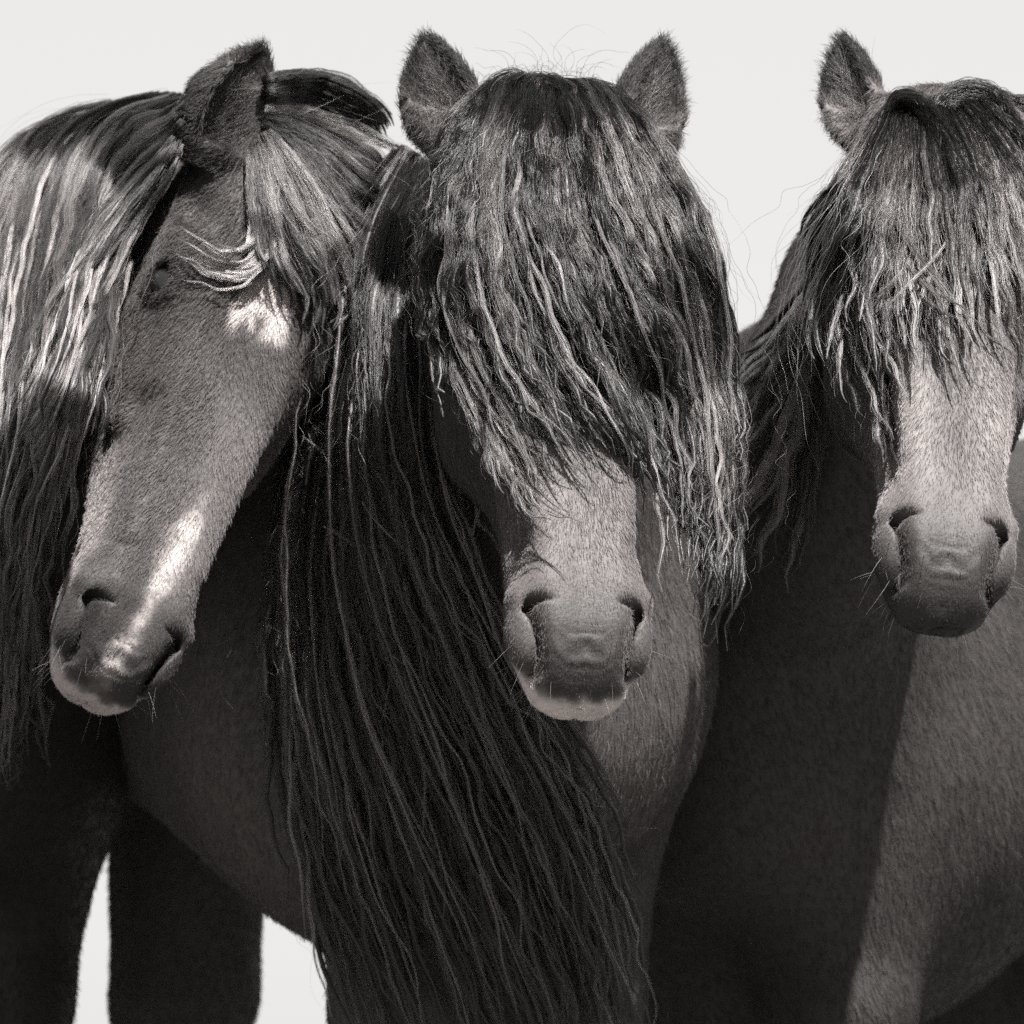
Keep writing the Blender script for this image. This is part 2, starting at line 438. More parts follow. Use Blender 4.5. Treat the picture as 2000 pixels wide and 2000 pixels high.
def build_body(name, F, toneF, parent, nfur_head, nfur_body, lo, hi, hh=.0034):
    H = F.head
    if FAST: hh = .0045
    c = [H.wor((s, u, w_)) for s in (-.19, .64) for u in (-.15, .15) for w_ in (-.20, .12)]
    hlo = np.min(c, 0); hhi = np.max(c, 0)
    V1, Q1 = nets(F, hlo, hhi, hh, .036)
    V1 = project(F, V1)
    V2, Q2 = nets(F, lo, hi, .014, .05)
    V2 = project(F, V2, 2)
    m = .022
    ins = ((V2 > hlo + m) & (V2 < hhi - m)).all(1)
    keep = ~ins[Q2].all(1)
    Q2 = Q2[keep]
    V = np.concatenate([V1, V2]); Q = np.concatenate([Q1, Q2 + len(V1)])
    used = np.zeros(len(V), bool); used[Q] = True; remap = np.cumsum(used) - 1
    V = V[used]; Q = remap[Q]
    tone = toneF(V)
    body = mesh_obj('body', V, Q, M_SKIN, parent, {'tone': tone * .8})
    # short coat
    tri = np.concatenate([Q[:, [0, 1, 2]], Q[:, [0, 2, 3]]])
    A, B, Cc = V[tri[:, 0]], V[tri[:, 1]], V[tri[:, 2]]
    n = np.cross(B - A, Cc - A); ar = np.linalg.norm(n, axis=1); ar2 = ar.copy(); ctr = (A + B + Cc) / 3
    n /= ar[:, None] + 1e-12
    vw = vis_w(ctr, n)
    q = H.loc(ctr); onhead = (q[:, 0] > -.19) & (q[:, 0] < .63) & (np.abs(q[:, 1]) < .14) & (q[:, 2] > -.17) & (q[:, 2] < .12)
    for sel, N, tag_ in ((onhead, nfur_head, 'coat'), (~onhead, nfur_body, 'body_coat')):
        N = int(N * DEN)
        wgt = ar * vw * sel; wgt /= wgt.sum()
        t = rng.choice(len(tri), N, p=wgt)
        r1, r2 = rng.random(N), rng.random(N); fl = r1 + r2 > 1; r1[fl] = 1 - r1[fl]; r2[fl] = 1 - r2[fl]
        P = A[t] + (B[t] - A[t]) * r1[:, None] + (Cc[t] - A[t]) * r2[:, None]
        g = np.concatenate([grad(F, P[i:i+200000]) for i in range(0, N, 200000)]); g /= np.linalg.norm(g, axis=1, keepdims=True) + 1e-9
        ql = H.loc(P); s, u, w_ = ql.T
        if tag_ == 'coat':
            ln = np.interp(s, [-.2, -.05, .05, .25, .45, .52, .60], [.012, .012, .012, .010, .0085, .0055, .004]) * rng.uniform(.6, 1.25, N)
            fx = np.column_stack([np.ones(N), np.sign(u) * np.clip(np.abs(u) * 12, 0, .9) + .35 * vnoise(P, 26, 3), .0 * s])
            fx[s < -.02] = [-1, 0, 0]
            fx[s < -.02, 1] = .8 * np.sign(u[s < -.02]) * 1
            inear = (s < .05) & ((np.abs(u) > .085) | (s < -.04)); ln = np.where(inear, ln * 1.15, ln)
            D = fx @ H.B + np.where(inear[:, None], rng.normal(size=(N, 3)) * .35, 0)
            lift = .30
            rr = np.where(s > .5, .00016, .00022)
        else:
            ln = .013 * rng.uniform(.6, 1.3, N)
            D = np.tile(-F.f * .55 + np.array([0, 0, -.85]), (N, 1)) + .35 * np.stack([vnoise(P, 9, k) for k in (1, 2, 3)], 1)
            lift = .22; rr = np.full(N, .00022)
        D -= g * (D * g).sum(1)[:, None]; D /= np.linalg.norm(D, axis=1, keepdims=True) + 1e-9
        D = D + rng.normal(size=(N, 3)) * .20 + g * (lift + rng.random((N, 1)) * .25)
        D /= np.linalg.norm(D, axis=1, keepdims=True)
        tt = np.array([0, .35, .7, 1.0])
        PP = P[:, None] - g[:, None] * .0006 + D[:, None] * (ln[:, None] * tt)[:, :, None] - g[:, None] * (ln[:, None] * .28 * tt ** 2)[:, :, None]
        rad = rr[:, None] * np.array([1, .85, .55, .12])
        tn = toneF(P)[:, None] * rng.lognormal(0, .24, (N, 1)) * np.array([.75, .95, 1.15, 1.3])
        curves_obj(tag_, PP, rad, np.clip(tn, 0, .95), M_FUR, body)
    # eyeballs
    for sd in (-1, 1):
        ec = H.wor(EYE * [1, sd, 1]); r = .0222 * H.k
        th = np.linspace(0, math.pi, 17); ph = np.linspace(0, 2*math.pi, 24, endpoint=False)
        # axis along local u, cornea bulge
        ax = H.B[1] * sd; b1 = H.B[0]; b2 = H.B[2]
        VV = []
        for a in th:
            for p_ in ph:
                R = r * (1 + .06 * max(0, math.cos(a)) ** 6)
                VV.append(ec + R * (math.cos(a) * ax + math.sin(a) * (math.cos(p_) * b1 + math.sin(p_) * b2)))
        QQ = [(i*24+j, i*24+(j+1) % 24, (i+1)*24+(j+1) % 24, (i+1)*24+j) for i in range(16) for j in range(24)]
        mesh_obj('eye', VV, QQ, M_EYE, body)
    # tufts inside the ears
    for sd in (-1, 1):
        e = H.ears.get(sd, {}); eb = np.array(e.get('base', EAR_DEF['base'])) * [1, sd, 1]
        up = np.array(e.get('dir', (-.95, sd * .30, .05)), float); up /= np.linalg.norm(up)
        fr = np.array(e.get('open', (0, sd * .35, 1)), float); fr -= up * (fr @ up); fr /= np.linalg.norm(fr)
        la = np.cross(up, fr); L = e.get('L', EAR_DEF['L']); W = e.get('r', EAR_DEF['r']); nt_ = int(420 * DEN) + 3
        t = rng.uniform(.14, .72, nt_); x_ = rng.normal(size=nt_) * .42 * W * (1.05 - t); y_ = rng.uniform(-.3, .25, nt_) * W
        P0 = eb + up * (t * L)[:, None] + la * x_[:, None] + fr * y_[:, None]
        d_ = up * .75 + fr * rng.uniform(.2, .8, (nt_, 1)) + la * rng.normal(size=(nt_, 1)) * .45; d_ /= np.linalg.norm(d_, axis=1, keepdims=True)
        ln_ = rng.uniform(.012, .030, nt_)[:, None, None]; q_ = np.linspace(0, 1, 7)[None, :, None]
        cv_ = rng.normal(size=(nt_, 1, 3)) * .5
        T_ = P0[:, None] + d_[:, None] * ln_ * q_ + cv_ * ln_ * .5 * q_ ** 2
        T_ = H.wor(T_.reshape(-1, 3)).reshape(nt_, 7, 3)
        curves_obj('ear_tuft', T_, np.tile(np.linspace(.00022, .00005, 7), (nt_, 1)), np.tile(rng.lognormal(-3.2, .8, (nt_, 1)), (1, 7)), M_PALE, body)
    # hooves
    for (X, s_) in ((.115, 1), (.115, -1), (-.90, 1), (-.90, -1)):
        VV = []; nn = 20
        for k, (z, rx, dx) in enumerate(((.075, .040, -.012), (.070, .045, -.010), (.0, .062, .012), (.0, .001, .012))):
            for j in range(nn):
                a = 2*math.pi*j/nn
                VV.append(F.hw(X + .03*s_ + dx + rx*math.cos(a), (F.lw*s_ + F.ldy if X > 0 else .125*s_) + rx*.9*math.sin(a), z))
        QQ = [(i*nn+j, i*nn+(j+1) % nn, (i+1)*nn+(j+1) % nn, (i+1)*nn+j) for i in range(3) for j in range(nn)]
        mesh_obj('hoof', VV, QQ, M_HOOF, body)
    return body

# ------------------------------------------------------------------ long hair
def resample(P, k):
    P = np.asarray(P, float)
    d = np.concatenate([[0], np.cumsum(np.linalg.norm(np.diff(P, axis=0), axis=1))])
    return catmull(d, P, np.linspace(0, d[-1], k))
def ray_depth(F, px, py, y0, y1, off):
    """first point of the surface seen at a photo pixel, or the closest pass beside it"""
    ys = np.linspace(y0, y1, 90); n = len(px)
    P = at(np.repeat(px, 90), np.repeat(py, 90), np.tile(ys, n))
    f = F(P).reshape(n, 90)
    hit = f < off
    first = np.where(hit.any(1), hit.argmax(1), f.argmin(1))
    return ys[first]
def guide(F, pts, k=36, y0=-.45, y1=.7, off=.01, smooth=3):
    """pts: (px,py) or (px,py,extra towards the camera)"""
    ex = np.array([p[2] if len(p) > 2 else 0. for p in pts])
    q = resample(np.column_stack([np.array([p[:2] for p in pts], float), ex * 1000]), k)
    y = ray_depth(F, q[:, 0], q[:, 1], y0, y1, off)
    for _ in range(smooth):
        y[1:-1] = (y[:-2] + 2 * y[1:-1] + y[2:]) / 4
    for _ in range(smooth * 2):       # hair hangs in front of hollows, it does not follow them
        yy = y.copy(); yy[1:-1] = np.minimum(y[1:-1], (y[:-2] + y[2:]) / 2); y = yy
    return at(q[:, 0], q[:, 1], y - q[:, 2] / 1000)

def locks(F, guides, n, k=36, spread=(0, 1), layer=(.004, .03), jit=.010, wave=(.003, .006), wl=(.05, .09), short=(.7, 1.0), start=(0, .05), seed=0, push=True, blend=.0):
    """centre lines of n locks, laid between neighbouring guides"""
    r = np.random.default_rng(seed)
    G = np.stack(guides); ng = len(guides); out = np.zeros((n, k, 3))
    v = (np.arange(n) + r.random(n) * 1.6 - .3) / n; v = np.clip(v, 0, .9999); v = spread[0] + v * (spread[1] - spread[0]); v = v * (ng - 1)
    r.shuffle(v)
    i = np.minimum(v.astype(int), ng - 2); t = (v - i)[:, None, None]
    c = G[i] * (1 - t) + G[i + 1] * t
    t0 = r.uniform(*start, n); t1 = r.uniform(*short, n)
    tt = t0[:, None] + (t1 - t0)[:, None] * np.linspace(0, 1, k)
    x = tt * (k - 1); j = np.clip(x.astype(int), 0, k - 2); fr = (x - j)[:, :, None]
    rows = np.arange(n)[:, None]
    c = c[rows, j] * (1 - fr) + c[rows, j + 1] * fr
    T = np.gradient(c, axis=1); T /= np.linalg.norm(T, axis=2, keepdims=True) + 1e-9
    vw = CAM - c; vw /= np.linalg.norm(vw, axis=2, keepdims=True)
    S = np.cross(T, vw); S /= np.linalg.norm(S, axis=2, keepdims=True) + 1e-9
    seg = np.linalg.norm(np.diff(c, axis=1), axis=2); L = np.concatenate([np.zeros((n, 1)), np.cumsum(seg, 1)], 1)
    ramp = np.clip(L / .12, 0, 1)
    amp = r.uniform(*wave, n)[:, None]; w_ = 2*math.pi / r.uniform(*wl, n)[:, None]; ph = r.uniform(0, 6.28, (n, 2, 1))
    lo = r.normal(size=(n, 2, 1)) * jit
    drift = r.normal(size=(n, 1)) * jit * 1.2
    q1 = L * w_ + ph[:, 0] + 1.3 * np.sin(L * w_ * .31 + ph[:, 1])
    curl_ = .45 + 1.1 * (L / (L[:, -1:] + 1e-6)) ** 1.3
    a1 = curl_ * amp * ramp * (np.sin(q1) + .45 * np.sin(L * w_ * 2.3 + ph[:, 1])) + lo[:, 0] * (.4 + .6 * ramp) + drift * (L / (L[:, -1:] + 1e-6)) ** 2
    a2 = amp * .7 * ramp * np.cos(q1) + r.uniform(*layer, (n, 1)) * (.2 + .8 * ramp) - .006 * (1 - np.clip(L / .03, 0, 1))
    c = c + S * a1[..., None] + vw * a2[..., None]
    if push:
        p = c.reshape(-1, 3); mg = (-.005 + .009 * np.clip(L / .03, 0, 1)).ravel()
        for _ in range(3):
            f = F(p); g = grad(F, p); g /= np.linalg.norm(g, axis=1, keepdims=True) + 1e-6
            need = np.maximum(0, mg - f); p = p + g * need[:, None]
        c = p.reshape(c.shape)
    return c

def hair_part(name, parent, cents, per, rad, tone_f, seed=0, strand_r=.00022, frizz=.0016, tipspread=1.0, core=True, mat=None, fly=.02, flat=.6, core_tone=.02):
    """one hair part: a matted core mesh of the locks and the single hairs as its child"""
    r = np.random.default_rng(seed); n, k = cents.shape[:2]; per = max(3, int(per * (DEN ** .5 if FAST else 1)))
    T = np.gradient(cents, axis=1); T /= np.linalg.norm(T, axis=2, keepdims=True) + 1e-9
    vw = CAM - cents; vw /= np.linalg.norm(vw, axis=2, keepdims=True)
    S = np.cross(T, vw); S /= np.linalg.norm(S, axis=2, keepdims=True) + 1e-9; N = np.cross(S, T)
    x = np.linspace(0, 1, k)
    prof = np.interp(x, [0, .08, .3, .7, .92, 1], [.45, .9, 1.0, .85, .45, .12])
    lr = np.broadcast_to(np.asarray(rad, float), (n,)) * r.uniform(.55, 1.45, n)
    # core
    m = 8; ang = np.linspace(0, 2*math.pi, m, endpoint=False)
    cr = (lr[:, None] * prof * .42)[:, :, None]
    V = cents[:, :, None] + S[:, :, None] * (cr * np.cos(ang))[..., None] + N[:, :, None] * (cr * flat * .8 * np.sin(ang) - .3 * cr)[..., None]
    base = np.arange(n)[:, None, None] * (k * m) + np.arange(k-1)[None, :, None] * m
    j = np.arange(m)[None, None]
    Q = np.stack(np.broadcast_arrays(base + j, base + (j+1) % m, base + m + (j+1) % m, base + m + j), -1).reshape(-1, 4)
    tl = tone_f(cents, r)                                     # (n,k)
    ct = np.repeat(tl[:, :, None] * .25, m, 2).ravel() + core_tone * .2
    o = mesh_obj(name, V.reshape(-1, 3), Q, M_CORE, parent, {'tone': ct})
    # strands
    th = r.uniform(0, 2*math.pi, (n, per, 1)); ra = r.random((n, per, 1)) ** .85
    L = np.concatenate([np.zeros((n, 1)), np.cumsum(np.linalg.norm(np.diff(cents, axis=1), axis=2), 1)], 1)[:, None]
    tw = r.normal(size=(n, 1, 1)) * 14
    wob = r.uniform(.3, 1, (n, per, 1)) * frizz
    w1 = 2*math.pi / r.uniform(.010, .035, (n, per, 1)); p1 = r.uniform(0, 6.28, (n, per, 2))
    fl = (r.random((n, per, 1)) < fly)
    rr = lr[:, None, None] * (prof * tipspread)[None, None] * ra * np.where(fl, 1 + 2.2 * x ** 1.5 * r.random((n, per, 1)), 1)
    a = rr * np.cos(th + tw * L) + wob * np.sin(L * w1 + p1[..., :1])
    b = rr * flat * np.sin(th + tw * L) + wob * np.cos(L * w1 + p1[..., 1:])
    # individual lengths: compress parameter
    ln = r.uniform(.72, 1.0, (n, per, 1)); ln = np.where(fl, 1.0, ln)
    xs = x[None, None] * ln * (k - 1); jj = np.clip(xs.astype(int), 0, k - 2); ft = xs - jj
    I = np.arange(n)[:, None, None]; PPi = np.arange(per)[None, :, None]
    def samp(A): return A[I, jj] * (1 - ft)[..., None] + A[I, jj + 1] * ft[..., None]
    def samp1(A): return A[I, PPi, jj] * (1 - ft) + A[I, PPi, jj + 1] * ft
    P = samp(cents) + samp(S) * samp1(a)[..., None] + samp(N) * samp1(b)[..., None]
    tn = (tl[:, None] * r.lognormal(0, .38, (n, per, 1)))
    rad_ = strand_r * r.uniform(.6, 1.3, (n, per, 1)) * np.interp(x, [0, .1, .8, 1], [1, 1, .8, .15])
    st = curves_obj('hair_strands', P.reshape(-1, k, 3), np.broadcast_to(rad_, (n, per, k)).reshape(-1, k),
               np.clip(tn, .002, .9).reshape(-1, k), mat or M_HAIR, o)
    return o

def strays(parent, F, guides, n, tone, seed, layer=(.0, .03), jit=.02, wave=(.002, .008), wl=(.03, .10), short=(.15, 1.0), start=(0, .3), r0=.00014):
    c = locks(F, guides, n, k=guides[0].shape[0], layer=layer, jit=jit, wave=wave, wl=wl, short=short, start=start, seed=seed)
    k = c.shape[1]; r = np.random.default_rng(seed)
    curves_obj('stray_hairs', c, np.tile(np.interp(np.linspace(0, 1, k), [0, .8, 1], [1, .8, .2]) * r0, (n, 1)), np.tile((tone * r.lognormal(0, .8, n))[:, None], (1, k)), M_HAIR, parent)
def thing(name, loc, label, cat, group=None):
    o = bpy.data.objects.new(name, None); C.objects.link(o); o.location = Vector([float(v) for v in loc]); o.empty_display_size = .1
    o['label'] = label; o['category'] = cat
    if group: o['group'] = group
    bpy.context.view_layer.update()
    return o
GRP = 'long-maned horses standing side by side'

def tone_lock(base, light, frac, tip=1.5, var=.45):
    """dark hair with a share of paler locks"""
    def f(c, r):
        n, k = c.shape[:2]
        t = base * r.lognormal(0, var, n); li = r.random(n) < frac
        t[li] = light * r.uniform(.5, 1.2, li.sum())
        return t[:, None] * np.interp(np.linspace(0, 1, k), [0, .3, 1], [.8, 1, tip])[None]
    return f

def do_horse(idx):
    if idx == 'M':
        H = posed(at(1066, 256, .16), 27, 3, 11, .985,
                 {-1: dict(dir=(-.93, -.34, .0), open=(0, -.25, 1), L=.138, r=.038), 1: dict(dir=(-.95, .34, .0), open=(0, .5, 1), curl=.006, L=.158, r=.037)})
        F = Horse(H, (-.07, .60), (.50, -.87), 1.36, lw=.070, ldy=.016)
        base = F.w
        root = thing('horse', base, 'dark horse whose long wavy black forelock covers its whole forehead and eyes', 'horse', GRP)
        def tone(P):
            q = H.loc(P); s, u, w_ = q.T; t = np.full(len(P), .050)
            onh = (s > -.2) & (s < .64) & (np.abs(u) < .13) & (w_ > -.2) & (w_ < .13)
            t = t * (1 + .25 * vnoise(P, 14, 5))
            hd = .046 + .042 * band(s, .36, .53, .02) * (w_ > -.02)  # lower nose lightened: its sunlit sheen painted into the coat tone
            hd = hd * (1 - .45 * band(s, .548, .60, .006) * (np.abs(u) < .035) )
            hd = hd * (1 - .35 * band(s, .585, .7, .004)) + .46 * band(s, .572, .7, .003) * band(-w_, -.001 + .004 * vnoise(P, 200, 4), .2, .002)
            ear = s < -.03
            hd = np.where(ear, .018, hd)
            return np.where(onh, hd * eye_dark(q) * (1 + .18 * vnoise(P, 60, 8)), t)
        body = build_body('body', F, tone, root, 170000, 220000, (-1.35, -.1, 0), (.45, 1.75, 1.62))
        hd = lambda p: H(p)
        FL = [[(960,175),(900,230),(860,330),(840,450),(832,560),(845,650),(850,700)],
              [(980,155),(930,240),(885,360),(860,500),(855,620),(895,720),(950,830),(990,920),(1040,990),(1078,1012)],
              [(1010,145),(965,260),(940,400),(945,540),(985,660),(1050,780),(1115,870),(1170,940)],
              [(1038,138),(1015,260),(1022,400),(1070,540),(1140,680),(1205,800),(1255,900),(1288,1000)],
              [(1068,135),(1088,250),(1130,400),(1192,540),(1262,700),(1305,860),(1332,1000),(1342,1130)],
              [(1110,140),(1150,250),(1200,390),(1255,540),(1308,700),(1340,860),(1360,1020),(1370,1180)],
              [(1150,155),(1210,260),(1270,380),(1330,520),(1368,680),(1390,850),(1400,1020),(1395,1180),(1355,1270)],
              [(1175,170),(1245,265),(1315,355),(1365,460),(1393,600),(1412,760),(1422,920),(1428,1060),(1422,1170),(1395,1240)]]
        G = [guide(hd, g, y0=-.4, y1=.35, off=.008) for g in FL]
        G = [resample(np.concatenate([[H.wor((-.035, (i - 3.5) * .010, -.030)), H.wor((-.030, (i - 3.5) * .012, .012))], g[1:]]), 36) for i, g in enumerate(G)]
        a = locks(hd, G, 150, layer=(.0, .012), wave=(.001, .003), seed=1, short=(.8, 1.0), jit=.006)
        b = locks(hd, G, 230, layer=(.012, .034), wave=(.0014, .0046), seed=2, short=(.6, 1.0), wl=(.05, .12), jit=.007)
        tf = tone_lock(.0030, .040, .09, 2.0, .8)
        hp = hair_part('forelock', root, np.concatenate([a, b]), 58, .0062, tf, seed=3, frizz=.0013, fly=.05)
        strays(hp, hd, G, 900, .03, 41, layer=(.01, .042), jit=.012, start=(.02, .3))
        A_ = locks(hd, G[:3], 9, layer=(.03, .04), wave=(.0012, .003), wl=(.07, .16), start=(.1, .3), seed=47, short=(.85, 1.04), jit=.006)
        B_ = locks(hd, G, 30, layer=(.03, .042), wave=(.0012, .0036), wl=(.06, .16), seed=48, short=(.5, 1.04), start=(.08, .45), jit=.009)
        hair_part('pale_highlight_locks', hp, np.concatenate([A_, B_, locks(hd, [G[1] - H.B[1] * .004, G[1] + H.B[1] * .008], 15, layer=(.028, .036), wave=(.001, .003), wl=(.07, .16), start=(.35, .6), seed=63, short=(.9, 1.04), jit=.004)]), 24, np.r_[np.full(39, .0022), np.full(15, .0030)], tone_lock(.035, .08, .4, 1.7, .6), seed=49, frizz=.0012, fly=.1, mat=M_PALE)  # highlights on the black forelock, painted as paler locks
        CR = [[(930,190),(900,165),(880,200),(860,250)],[(980,150),(960,115),(930,120),(900,150)],[(1030,140),(1010,100),(980,100),(950,120)],[(1080,138),(1075,105),(1050,95),(1010,105)],
              [(1120,142),(1130,110),(1160,110),(1190,135)],[(1160,158),(1190,130),(1220,150),(1250,190)]]
        CR = [[(x, y + 14) for x, y in g] for g in CR]
        strays(hp, hd, [guide(hd, g, y0=-.4, y1=.35, off=.008) for g in CR], 80, .004, 42, layer=(-.03, .02), jit=.012, wave=(.003, .007), wl=(.03, .06), short=(.1, .75), start=(0, .1), r0=.00012)
        nh = F.nohead
        ML = [[(800,290),(735,370),(690,470),(662,590),(630,700),(600,820),(580,980),(562,1180),(562,1400),(585,1600),(630,1800),(690,1980),(760,2150)],
              [(805,290),(750,400),(715,520),(698,700),(672,900),(658,1100),(690,1350),(760,1600),(840,1800),(920,2000),(980,2150)],
              [(815,300),(770,420),(745,560),(735,750),(735,950),(765,1150),(830,1350),(920,1560),(1000,1780),(1080,2000),(1120,2150)],
              [(825,310),(790,430),(772,560),(772,720),(795,900),(840,1050),(910,1220),(990,1400),(1080,1600),(1150,1790),(1200,2000),(1230,2150)],
              [(835,320),(805,450),(792,600),(798,760),(815,920),(865,1080),(935,1240),(1025,1380),(1120,1520),(1190,1680),(1250,1880)]]
        ML = [[(x, y, .05 * max(0, min(1, (y - 320) / 200)) * max(0, min(1, (1150 - y) / 300))) for x, y in g] for g in ML]
        G = [guide(nh, g, k=44, y0=-.2, y1=.9, off=.02, smooth=5) for g in ML]
        a = locks(F, G, 170, k=44, layer=(.0, .02), wave=(.001, .0034), wl=(.09, .30), seed=4, short=(.85, 1), jit=.010)
        b = locks(F, G, 170, k=44, layer=(.02, .055), wave=(.001, .0042), wl=(.08, .30), seed=5, short=(.55, 1), jit=.012)
        hp = hair_part('mane', root, np.concatenate([a, b]), 60, .009, tone_lock(.009, .060, .26, 1.6, .7), seed=6, frizz=.0016, fly=.04)
        strays(hp, F, G, 700, .03, 43, layer=(.02, .075), jit=.022)
        B_ = locks(F, G, 170, k=44, layer=(.04, .072), wave=(.0008, .0046), wl=(.08, .34), seed=50, short=(.3, 1.0), start=(.05, .6), jit=.018)
        hair_part('pale_highlight_locks', hp, B_, 12, .0021, tone_lock(.06, .16, .4, 1.5, .7), seed=51, frizz=.0013, fly=.3)  # lit strands of the dark mane, painted by a paler hair tone
    elif idx == 'L':
        H = posed(at(568, 316, .36), 21, -18.5, 25, .955,
                 {-1: dict(base=(.070, .088, .030), dir=(-.95, -.10, .30), open=(.35, .25, 1), curl=.012, L=.132, r=.045), 1: dict(dir=(-.5, .6, -.6), L=.08)})
        F = Horse(H, (-.605, .98), (.30, -.95), 1.38, lw=.10, ldy=-.04)
        root = thing('horse', F.w, 'horse with a white star and stripe on its face and a pale streaked mane', 'horse', GRP)
        def tone(P):
            q = H.loc(P); s, u, w_ = q.T; t = np.full(len(P), .014) * (1 + .25 * vnoise(P, 12, 6))
            onh = (s > -.2) & (s < .64) & (np.abs(u) < .13) & (w_ > -.2) & (w_ < .13)
            hd = .034 + .036 * band(s, .27, .52, .03) * (w_ > .0) * (1 + .5 * np.clip(u / .05, -1, 1))  # lower nose paler, most on the u > 0 side: sunlight painted in
            jag = .008 * vnoise(P, 160, 2) + .006 * vnoise(P, 60, 9)
            star = band(np.abs(u - .003) + jag, -1, .025, .0015) * band(s + jag * 2, .150, .215, .003) * (w_ > 0) * (1 - band(np.abs(u - .004) + (s - .205) * .0, -1, .005, .002) * band(s, .195, .3, .002))
            mix = np.clip(.72 + .5 * vnoise(P, 420, 12) + .25 * vnoise(P, 90, 13), 0, 1)
            wid = np.interp(s, [.39, .42, .46, .50, .54, .60], [.001, .007, .010, .0075, .006, .009])
            stripe = mix * band(np.abs(u - .012 + (s - .42) * .10 + .004 * vnoise(P, 35, 14)) + jag * .9 - wid, -1, .0, .0024) * band(s, .392, .592, .006) * (w_ > 0)
            hd = hd * (1 - .5 * band(s, .515, .60, .006))
            lip = band(s, .574, .8, .003) * band(-w_, -.001 + .004 * vnoise(P, 200, 4), .2, .002)
            ck = band(s, .36, .53, .02) * band(w_, -.2, .008, .006) * (u < 0)
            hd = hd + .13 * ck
            hd = np.where(s < -.03, .018, hd)
            hd = hd * (1 + .18 * vnoise(P, 60, 8))
            k = np.clip(star * np.clip(mix + .25, 0, 1) + stripe + lip * 1.3, 0, 1)
            hd = hd * (1 - k) + .34 * k
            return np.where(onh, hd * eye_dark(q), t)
        build_body('body', F, tone, root, 170000, 120000, (-1.5, -.1, 0), (.2, 2.1, 1.62))
        nh = F.nohead
        LM = [[(346,290),(322,340),(275,400),(225,475),(180,560),(150,640),(125,720),(95,800),(50,870),(-30,930)],
              [(362,200),(340,225),(282,272),(222,380),(190,500),(158,640),(125,760),(60,880),(0,960)],
              [(365,190),(320,205),(235,262),(182,380),(152,520),(130,660),(110,780),(85,900),(60,1050),(30,1200)],
              [(345,186),(280,212),(165,285),(122,400),(95,520),(80,660),(70,800),(50,950),(30,1100),(20,1300)],
              [(260,205),(200,232),(105,305),(62,420),(40,560),(30,700),(20,850),(15,1000),(10,1200),(5,1450)],
              [(190,230),(130,262),(45,330),(0,450),(-20,600),(-30,800),(-40,1000),(-40,1300)],
              [(60,320),(-40,390),(-80,520),(-100,800),(-100,1200)],
              [(-40,380),(-120,460),(-160,600),(-180,850),(-180,1200)]]
        LM = [[(x, y, (.22, .27, .29, .28, .25, .20, .14, .08)[i] * min(1, max(0, (y - 300) / 480)) * min(1, max(.3, (1500 - y) / 400))) for x, y in g] for i, g in enumerate(LM)]
        G = [guide(F, g, y0=-.2, y1=1.1, off=.02) for g in LM[:2]] + [guide(nh, g, y0=-.2, y1=1.1, off=.02) for g in LM[2:]]
        fc = lambda p: F(p)
        a = locks(fc, G, 200, layer=(.0, .015), wave=(.001, .003), wl=(.08, .2), seed=11, short=(.8, 1), jit=.009)
        b = locks(fc, G, 240, layer=(.012, .040), wave=(.001, .004), wl=(.08, .2), seed=12, short=(.5, 1), jit=.012)
        DG = [[(150,780),(110,900),(80,1000),(60,1150),(50,1300),(55,1420),(72,1540)],
              [(100,800),(60,950),(40,1100),(20,1250),(10,1400),(0,1550)],
              [(40,820),(10,950),(-10,1100),(-30,1300),(-40,1500)]]
        G2 = [guide(nh, g, y0=-.2, y1=1.1, off=.02) for g in DG]
        d = locks(fc, G2, 60, layer=(.0, .03), wave=(.003, .006), seed=13, jit=.012)
        hp = hair_part('mane', root, np.concatenate([a, b, d]), 44, .0058, tone_lock(.008, .050, .40, 1.15, .7), seed=14, frizz=.0009, fly=.03, mat=M_PALE)
        LB = locks(fc, G, 120, layer=(.03, .046), wave=(.0006, .0022), wl=(.10, .3), seed=53, short=(.5, 1.03), start=(.0, .3), jit=.012)
        LC = locks(fc, G2, 16, layer=(.02, .04), wave=(.001, .003), wl=(.1, .3), seed=55, jit=.012)
        hair_part('pale_highlight_locks', hp, np.concatenate([LB, LC]), 20, .0026, tone_lock(.09, .17, .4, 1.3, .5), seed=54, frizz=.0007, fly=.08, mat=M_PALE)
        strays(hp, fc, G, 500, .08, 44, layer=(.01, .05), wave=(.001, .005), wl=(.06, .2))
        hh_ = lambda p: H(p)
        FG = [[(508,160),(570,152),(640,160),(705,190),(745,228),(757,262)],
              [(510,200),(570,185),(640,192),(700,216),(748,250),(756,268)]]
        G = [guide(hh_, g, y0=-.2, y1=.5, off=.01) for g in FG]
        t_ = locks(hh_, G, 26, layer=(.0, .02), wave=(.0005, .001), seed=15, jit=.004, short=(.9, 1))
        FG = [[(515,215),(600,225),(700,262),(780,312),(830,345)],
              [(515,232),(600,280),(680,360),(740,440),(760,520)],
              [(512,245),(580,320),(640,420),(680,520),(690,600),(650,650)],
              [(508,255),(550,340),(590,440),(620,520),(635,600),(620,670)],
              [(505,265),(525,360),(548,450),(575,530),(612,610)],
              [(500,275),(508,360),(520,440),(535,510),(560,560)]]
        G = [guide(hh_, g, y0=-.2, y1=.5, off=.01) for g in FG]
        GU = G
        u_ = locks(hh_, G, 150, layer=(.0, .03), wave=(.001, .003), wl=(.08, .16), seed=16, jit=.008, short=(.6, 1))
        FG = [[(500,280),(508,380),(520,460),(505,515),(455,543),(400,535),(350,505),(280,490)],
              [(505,280),(515,380),(528,455),(500,500),(450,510),(400,480),(360,430)]]
        G = [guide(hh_, g, y0=-.2, y1=.5, off=.012) for g in FG]
